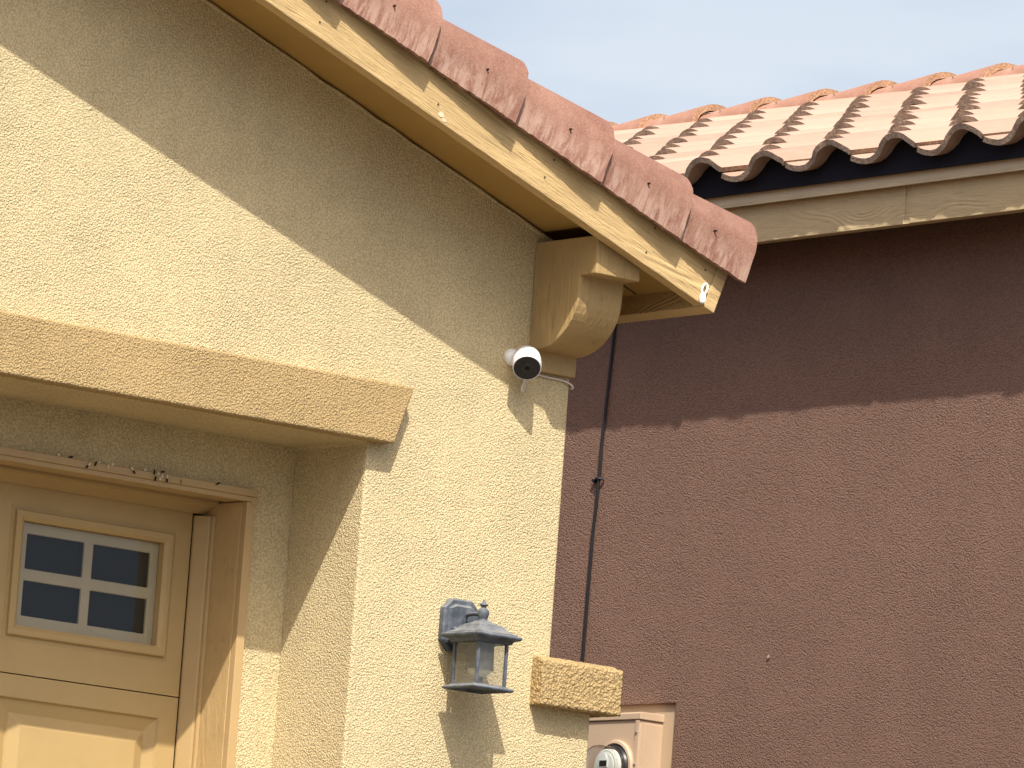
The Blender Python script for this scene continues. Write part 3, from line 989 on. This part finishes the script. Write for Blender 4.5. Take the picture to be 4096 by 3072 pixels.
# ------------------------------------------------------------------ wall lantern
def lantern():
    X, Y = -0.315, -0.104
    root = empty('wall_lantern', (X, -0.02, 3.20))
    tag(root, 'weathered blue-grey metal lantern on the sunlit yellow wall beside the garage', 'wall lamp')
    M = Mat('weathered_iron', (0.11, 0.125, 0.145), 0.6, 0.0, 0.4)
    c = M.ramp(M.noise(28, 5, 0.7), [(0.35, (0.040, 0.049, 0.063)), (0.55, (0.082, 0.096, 0.118)), (0.75, (0.16, 0.176, 0.195))])
    gm = M.n('ShaderNodeNewGeometry')
    sp = M.n('ShaderNodeSeparateXYZ'); M.l(gm.outputs['Normal'], sp.inputs[0])
    dust = M.math('MULTIPLY', M.rng(sp.outputs['Z'], 0.2, 0.9, 0.0, 0.75), M.rng(M.noise(45, 4, 0.7), 0.35, 0.6, 0.25, 1.0))
    c = M.mix(dust, c, (0.23, 0.232, 0.225))
    M.color(c)
    M.bump(M.noise(160, 3, 0.6), 0.0008)
    mi = M.m
    # octagonal wall plate with a bevelled rim
    bm = bmesh.new()
    w, zb, zt, ch = 0.058, 3.325, 3.452, 0.026
    zc = (zb + zt) / 2
    zb = 3.318
    def octo(k):
        return [(X - w + k, zb + ch), (X - w + ch + k * .4, zb + k), (X + w - ch - k * .4, zb + k), (X + w - k, zb + ch), (X + w - k, zt - ch), (X + w - ch - k * .4, zt - k), (X - w + ch + k * .4, zt - k), (X - w + k, zt - ch)]
    L = []
    for k, y in ((0, -0.0005), (0, -0.016), (0.004, -0.019), (0.014, -0.019), (0.020, -0.027)):
        L.append([bm.verts.new((p[0], y, p[1])) for p in octo(k)])
    for a, b in zip(L, L[1:]):
        for i in range(8):
            bm.faces.new([a[i], a[(i + 1) % 8], b[(i + 1) % 8], b[i]])
    bm.faces.new(L[-1]); bm.faces.new(L[0][::-1])
    obj('wall_plate', bm, mi, root)
    # arm and set screws
    bm = bmesh.new()
    tube(bm, catmull([(X, -0.024, 3.372), (X, -0.030, 3.392), (X, -0.036, 3.408), (X, -0.050, 3.413), (X, Y, 3.413)], 5), [0.0055] * 21, 12)
    obj('arm', bm, mi, root, smooth=True)
    for dx in (-0.030, 0.030):
        bm = bmesh.new()
        lathe(bm, [(0.005, 0.0), (0.0065, 0.004), (0.006, 0.009), (0.003, 0.012)], (X + dx, -0.027, 3.372), (0, -1, 0), 14)
        obj('cap_nut', bm, mi, root, smooth=True)
    # finial
    bm = bmesh.new()
    lathe(bm, [(0.011, 3.393), (0.0115, 3.397), (0.0105, 3.399), (0.0125, 3.403), (0.0150, 3.411), (0.0145, 3.419), (0.0105, 3.4255), (0.0065, 3.428), (0.0065, 3.431),
               (0.0118, 3.4345), (0.0115, 3.436), (0.0070, 3.4395), (0.0035, 3.444), (0.001, 3.448)], (X, Y, 0), (0, 0, 1), 24)
    obj('finial', bm, mi, root, smooth=True, sharp=50)
    # stepped square roof
    bm = bmesh.new()
    loops = [(0.052, 3.336), (0.056, 3.338), (0.059, 3.3440), (0.0635, 3.3465), (0.0715, 3.3485), (0.0742, 3.3525), (0.0735, 3.3570), (0.0665, 3.3590), (0.0655, 3.3622), (0.0600, 3.3640), (0.0520, 3.3680), (0.0455, 3.3730),
             (0.0405, 3.3790), (0.0400, 3.3812), (0.0345, 3.3822), (0.0335, 3.3845), (0.0250, 3.3868), (0.0175, 3.3915), (0.0150, 3.3945), (0.0095, 3.3955)]
    LL = [[bm.verts.new((X + sx * h, Y + sy * h, z)) for sx, sy in ((-1, -1), (1, -1), (1, 1), (-1, 1))] for h, z in loops]
    for a, b in zip(LL, LL[1:]):
        for i in range(4):
            bm.faces.new([a[i], a[(i + 1) % 4], b[(i + 1) % 4], b[i]])
    bm.faces.new(LL[0]); bm.faces.new(LL[-1])
    obj('lantern_roof', bm, mi, root, bevel=0.0012)
    # posts
    for sx in (-1, 1):
        for sy in (-1, 1):
            bm = bmesh.new()
            box(bm, X + sx * 0.0455 - 0.0038, X + sx * 0.0455 + 0.0038, Y + sy * 0.0475 - 0.0038, Y + sy * 0.0475 + 0.0038, 3.2305, 3.3355)
            obj('post', bm, mi, root, bevel=0.0008)
    # base tray
    bm = bmesh.new()
    LL = [[bm.verts.new((X + sx * h, Y + sy * h, z)) for sx, sy in ((-1, -1), (1, -1), (1, 1), (-1, 1))] for h, z in ((0.050, 3.2255), (0.056, 3.2255), (0.058, 3.2165), (0.062, 3.2165), (0.0655, 3.219), (0.0655, 3.2225), (0.061, 3.226), (0.053, 3.2275), (0.051, 3.2305))]
    for a, b in zip(LL, LL[1:]):
        for i in range(4):
            bm.faces.new([a[i], a[(i + 1) % 4], b[(i + 1) % 4], b[i]])
    bm.faces.new(LL[0]); bm.faces.new(LL[-1])
    obj('base', bm, mi, root, bevel=0.001)
    for sx, sy in ((-1, -1), (1, -1), (1, 1), (-1, 1)):
        bm = bmesh.new()
        lathe(bm, [(0.003, 0), (0.0035, -0.003), (0.002, -0.005)], (X + sx * 0.042, Y + sy * 0.042, 3.2255), (0, 0, 1), 10)
        obj('foot_nut', bm, mi, root)
    # glass panes
    gm = Mat('smoky_glass')
    gm.t.nodes.remove(gm.b)
    tr = gm.n('ShaderNodeBsdfTransparent'); tr.inputs['Color'].default_value = (0.95, 0.95, 0.93, 1)
    df = gm.n('ShaderNodeBsdfDiffuse'); df.inputs['Color'].default_value = (0.42, 0.40, 0.34, 1)
    gl = gm.n('ShaderNodeBsdfGlossy'); gl.inputs['Roughness'].default_value = 0.05
    m0 = gm.n('ShaderNodeMixShader'); m0.inputs[0].default_value = 0.06
    mx = gm.n('ShaderNodeMixShader')
    gm.l(tr.outputs[0], m0.inputs[1]); gm.l(df.outputs[0], m0.inputs[2])
    gm.l(facing_fresnel(gm, 1.0), mx.inputs[0]); gm.l(m0.outputs[0], mx.inputs[1]); gm.l(gl.outputs[0], mx.inputs[2])
    gm.l(mx.outputs[0], gm.t.nodes['Material Output'].inputs['Surface'])
    for (x0, x1, y0, y1) in ((-0.0415, 0.0415, -0.0480, -0.0465), (-0.0415, 0.0415, 0.0465, 0.0480), (-0.0460, -0.0445, -0.0435, 0.0435), (0.0445, 0.0460, -0.0435, 0.0435)):
        bm = bmesh.new()
        box(bm, X + x0, X + x1, Y + y0, Y + y1, 3.2312, 3.3352)
        obj('glass_pane', bm, gm.m, root)
    # socket shade and bulb
    bm = bmesh.new()
    lathe(bm, [(0.034, 3.335), (0.036, 3.275), (0.0365, 3.270), (0.034, 3.270), (0.032, 3.334)], (X, Y, 0), (0, 0, 1), 32, capa=False, capb=False)
    obj('socket_shade', bm, Mat('dark_socket', (0.05, 0.055, 0.055), 0.5).m, root, smooth=True)
    bm = bmesh.new()
    lathe(bm, [(0.030, 3.300), (0.0315, 3.278), (0.030, 3.268), (0.025, 3.259), (0.016, 3.253), (0.001, 3.251)], (X, Y, 0), (0, 0, 1), 28)
    obj('bulb', bm, Mat('bulb_plastic', (0.72, 0.68, 0.55), 0.4).m, root, smooth=True, sharp=None)
    bm = bmesh.new()
    tube(bm, [(X + 0.002, Y, 3.2305), (X + 0.002, Y, 3.242)], [0.008, 0.006], 12)
    obj('centre_nut', bm, mi, root, smooth=True)
lantern()

# ------------------------------------------------------------------ security camera
def security_camera():
    face = Vector((-0.2115, -0.080, 4.0595))
    d = Vector((-0.442, -0.611, -0.656)).normalized()
    root = empty('security_camera', (-0.205, -0.002, 4.092))
    tag(root, 'white bullet camera with black lens face, on the yellow wall under the corbel', 'camera')
    wm = Mat('white_shell', (0.80, 0.80, 0.79), 0.35, 0, 0.5).m
    bm = bmesh.new()
    lathe(bm, [(0.0335, -0.001), (0.0362, 0.000), (0.0372, -0.003), (0.0374, -0.020), (0.0368, -0.036), (0.0345, -0.050), (0.0295, -0.061), (0.021, -0.069), (0.010, -0.073), (0.001, -0.074)][::-1], face, d, 48)
    obj('shell', bm, wm, root, smooth=True, sharp=60)
    bm = bmesh.new()
    lathe(bm, [(0.0340, -0.0005), (0.0338, 0.0008), (0.014, 0.0014), (0.0125, 0.0008)], face, d, 48)
    obj('lens_face', bm, Mat('black_gloss', (0.012, 0.012, 0.013), 0.25, 0, 0.5).m, root, smooth=True, sharp=60)
    bm = bmesh.new()
    lathe(bm, [(0.0125, 0.0008), (0.011, 0.0016), (0.0065, 0.0012)], face, d, 32)
    obj('lens_ring', bm, Mat('dark_grey_ring', (0.03, 0.03, 0.032), 0.4).m, root, smooth=True)
    bm = bmesh.new()
    lathe(bm, [(0.0063, 0.0012), (0.0063, 0.0019)], face, d, 24)
    obj('lens', bm, Mat('lens_black', (0.001, 0.001, 0.001), 0.15).m, root)
    back = face - d * 0.068
    bm = bmesh.new()
    mc = Vector((-0.203, 0, 4.094))
    lathe(bm, [(0.022, 0.0005), (0.0225, 0.004), (0.0215, 0.010), (0.016, 0.017), (0.009, 0.020)], mc, (0, -1, 0), 36)
    tube(bm, [mc + Vector((0, -0.017, 0)), mc + Vector((0.001, -0.03, 0.002)), back], [0.009, 0.009, 0.011], 16)
    obj('wall_mount', bm, wm, root, smooth=True)
security_camera()
m_cord = Mat('white_cord', (0.62, 0.56, 0.50), 0.5).m
bm = bmesh.new()
# loop under the camera then the run along the corbel foot to the corner
loop = [(-0.1835, -0.045, 4.047), (-0.181, -0.035, 4.030), (-0.183, -0.030, 4.014), (-0.177, -0.026, 4.008), (-0.171, -0.024, 4.014), (-0.163, -0.020, 4.032),
        (-0.155, -0.008, 4.050), (-0.12, -0.006, 4.061), (-0.08, -0.005, 4.060), (-0.045, -0.005, 4.0595), (-0.02, -0.006, 4.057), (-0.004, -0.008, 4.052), (0.003, -0.008, 4.047), (0.0055, -0.004, 4.043), (0.006, 0.004, 4.044)]
tube(bm, catmull(loop, 6), 0.0026, 8)
tag(obj('power_cord', bm, m_cord, smooth=True), 'thin white cord running from the camera along the corbel foot', 'cord')

# ------------------------------------------------------------------ black cable on the brown wall
bm = bmesh.new()
pts = []
for i in range(41):
    t = i / 40
    z = 5.03 + (2.4 - 5.03) * t
    y = 2.951 + (3.078 - 2.951) * t + 0.006 * math.sin(t * 9) + (-0.004 if 0.24 < t < 0.32 else 0)
    x = XB - 0.011 + 0.003 * math.sin(t * 14)
    pts.append((x, y, z))
tube(bm, catmull(pts, 3), 0.0052, 10)
bmk = Mat('black_rubber', (0.010, 0.010, 0.012), 0.5, 0, 0.35)
bmk.bump(bmk.noise(300, 2, 0.5), 0.0005)
cab = obj('cable', bm, bmk.m, smooth=True)
tag(cab, 'black cable running down the brown stucco wall between the houses', 'cable')
bm = bmesh.new()
tube(bm, [(XB - 0.003, 3.014, 4.326), (XB - 0.014, 2.997, 4.328), (XB - 0.019, 2.981, 4.327), (XB - 0.004, 2.969, 4.324)], 0.0045, 8)
lathe(bm, [(0.006, 0), (0.006, 0.012)], (XB - 0.001, 3.016, 4.322), (-1, 0, 0), 10)
obj('cable_clip', bm, bmk.m, cab)

# ------------------------------------------------------------------ light clip on the barge board
def clip():
    root = empty('light_clip', (0.173, -0.299, 4.29))
    tag(root, 'small white plastic light clip hooked on the lower end of the barge board', 'clip')
    wm = Mat('clip_plastic', (0.85, 0.85, 0.82), 0.35).m
    c = Vector((0.177, -0.3015, 4.309))
    bm = bmesh.new()
    n = 20
    pts = [c + Vector((0.0085 * math.cos(2 * math.pi * i / n) + 0.003 * math.sin(2 * math.pi * i / n), 0, 0.0135 * math.sin(2 * math.pi * i / n))) for i in range(n + 1)]
    tube(bm, pts, 0.0030, 8)
    obj('ring', bm, wm, root, smooth=True)
    bm = bmesh.new()
    lathe(bm, [(0.002, -0.020), (0.007, -0.017), (0.0088, -0.010), (0.0086, 0.002), (0.006, 0.007)], (0.1685, -0.3055, 4.2885), (0, 0, 1), 18)
    obj('tab', bm, wm, root, smooth=True)
clip()

# ------------------------------------------------------------------ insect cocoons on the garage header trim
m_cw = Mat('cocoon_white', (0.72, 0.66, 0.52), 0.7).m
m_cb = Mat('cocoon_black', (0.012, 0.010, 0.010), 0.7).m
spots = [(-1.393, 3.690, 0, 'w'), (-1.356, 3.690, 80, 'b'), (-1.305, 3.676, 40, 'wb'), (-1.283, 3.683, 20, 'b'), (-1.268, 3.690, 60, 'w'), (-1.245, 3.681, 10, 'w'), (-1.232, 3.688, 30, 'w'),
         (-1.168, 3.683, -40, 'wb'), (-1.126, 3.690, 60, 'w'), (-1.102, 3.687, 0, 'b'), (-1.089, 3.685, 10, 'w'), (-1.083, 3.673, 5, 'w'), (-1.077, 3.681, 0, 'w'), (-1.097, 3.671, 10, 'b'),
         (-1.072, 3.692, 80, 'b'), (-1.061, 3.677, 0, 'wb'), (-1.017, 3.674, 0, 's'), (-0.902, 3.685, 60, 'b')]
COCO = 'tiny white or black insect cocoon stuck along the shaded garage header trim'
for (x, z, deg, kd) in spots:
    a = math.radians(deg)
    dv = Vector((math.sin(a), 0, math.cos(a)))
    def pill(bm, c, L, r):
        c = Vector(c)
        tube(bm, [c - dv * L, c - dv * L * 0.7, c, c + dv * L * 0.7, c + dv * L], [r * 0.35, r * 0.8, r, r * 0.8, r * 0.35], 8)
    bm = bmesh.new()
    y = 0.2705 if z < 3.6885 else 0.2765
    if kd == 'w':
        pill(bm, (x, y, z), 0.0042, 0.0026); o = obj('cocoon', bm, m_cw, smooth=True)
    elif kd == 'b':
        pill(bm, (x, y, z), 0.0070, 0.0026); o = obj('cocoon', bm, m_cb, smooth=True)
    elif kd == 's':
        pill(bm, (x, y, z), 0.0060, 0.0012); o = obj('cocoon', bm, m_cb, smooth=True)
    else:
        pill(bm, Vector((x, y, z)) + dv * 0.004, 0.0045, 0.0027)
        nf = len(bm.faces)
        pill(bm, Vector((x, y, z)) - dv * 0.006, 0.0055, 0.0026)
        for i, f in enumerate(bm.faces):
            f.material_index = 0 if i < nf else 1
        o = obj('cocoon', bm, [m_cw, m_cb], smooth=True)
    LB = {'w': 'tiny white insect cocoon stuck along the shaded garage header trim', 'b': 'tiny black insect cocoon stuck along the shaded garage header trim',
          's': 'thin dark sliver stuck on the garage header trim, right of the cocoon cluster', 'wb': 'tiny cocoon half white half black stuck on the shaded garage header trim'}[kd]
    if x == -0.902: LB = 'lone black cocoon nearest the right end of the garage header trim'
    if x == -1.393: LB = 'white cocoon farthest left on the garage header trim'
    if x == -1.356: LB = 'flat black cocoon second from the left on the garage header trim'
    if x == -1.305: LB = 'white and black cocoon low on the trim, left of the tall black one'
    if x == -1.283: LB = 'tall slanting black cocoon left of three small white ones on the header'
    if x == -1.168: LB = 'lone white and black cocoon midway between the two cocoon clusters'
    if x == -1.061: LB = 'long upright cocoon, white above black, at the right of the main cluster'
    tag(o, LB, 'cocoon', 'cocoons along the garage header')
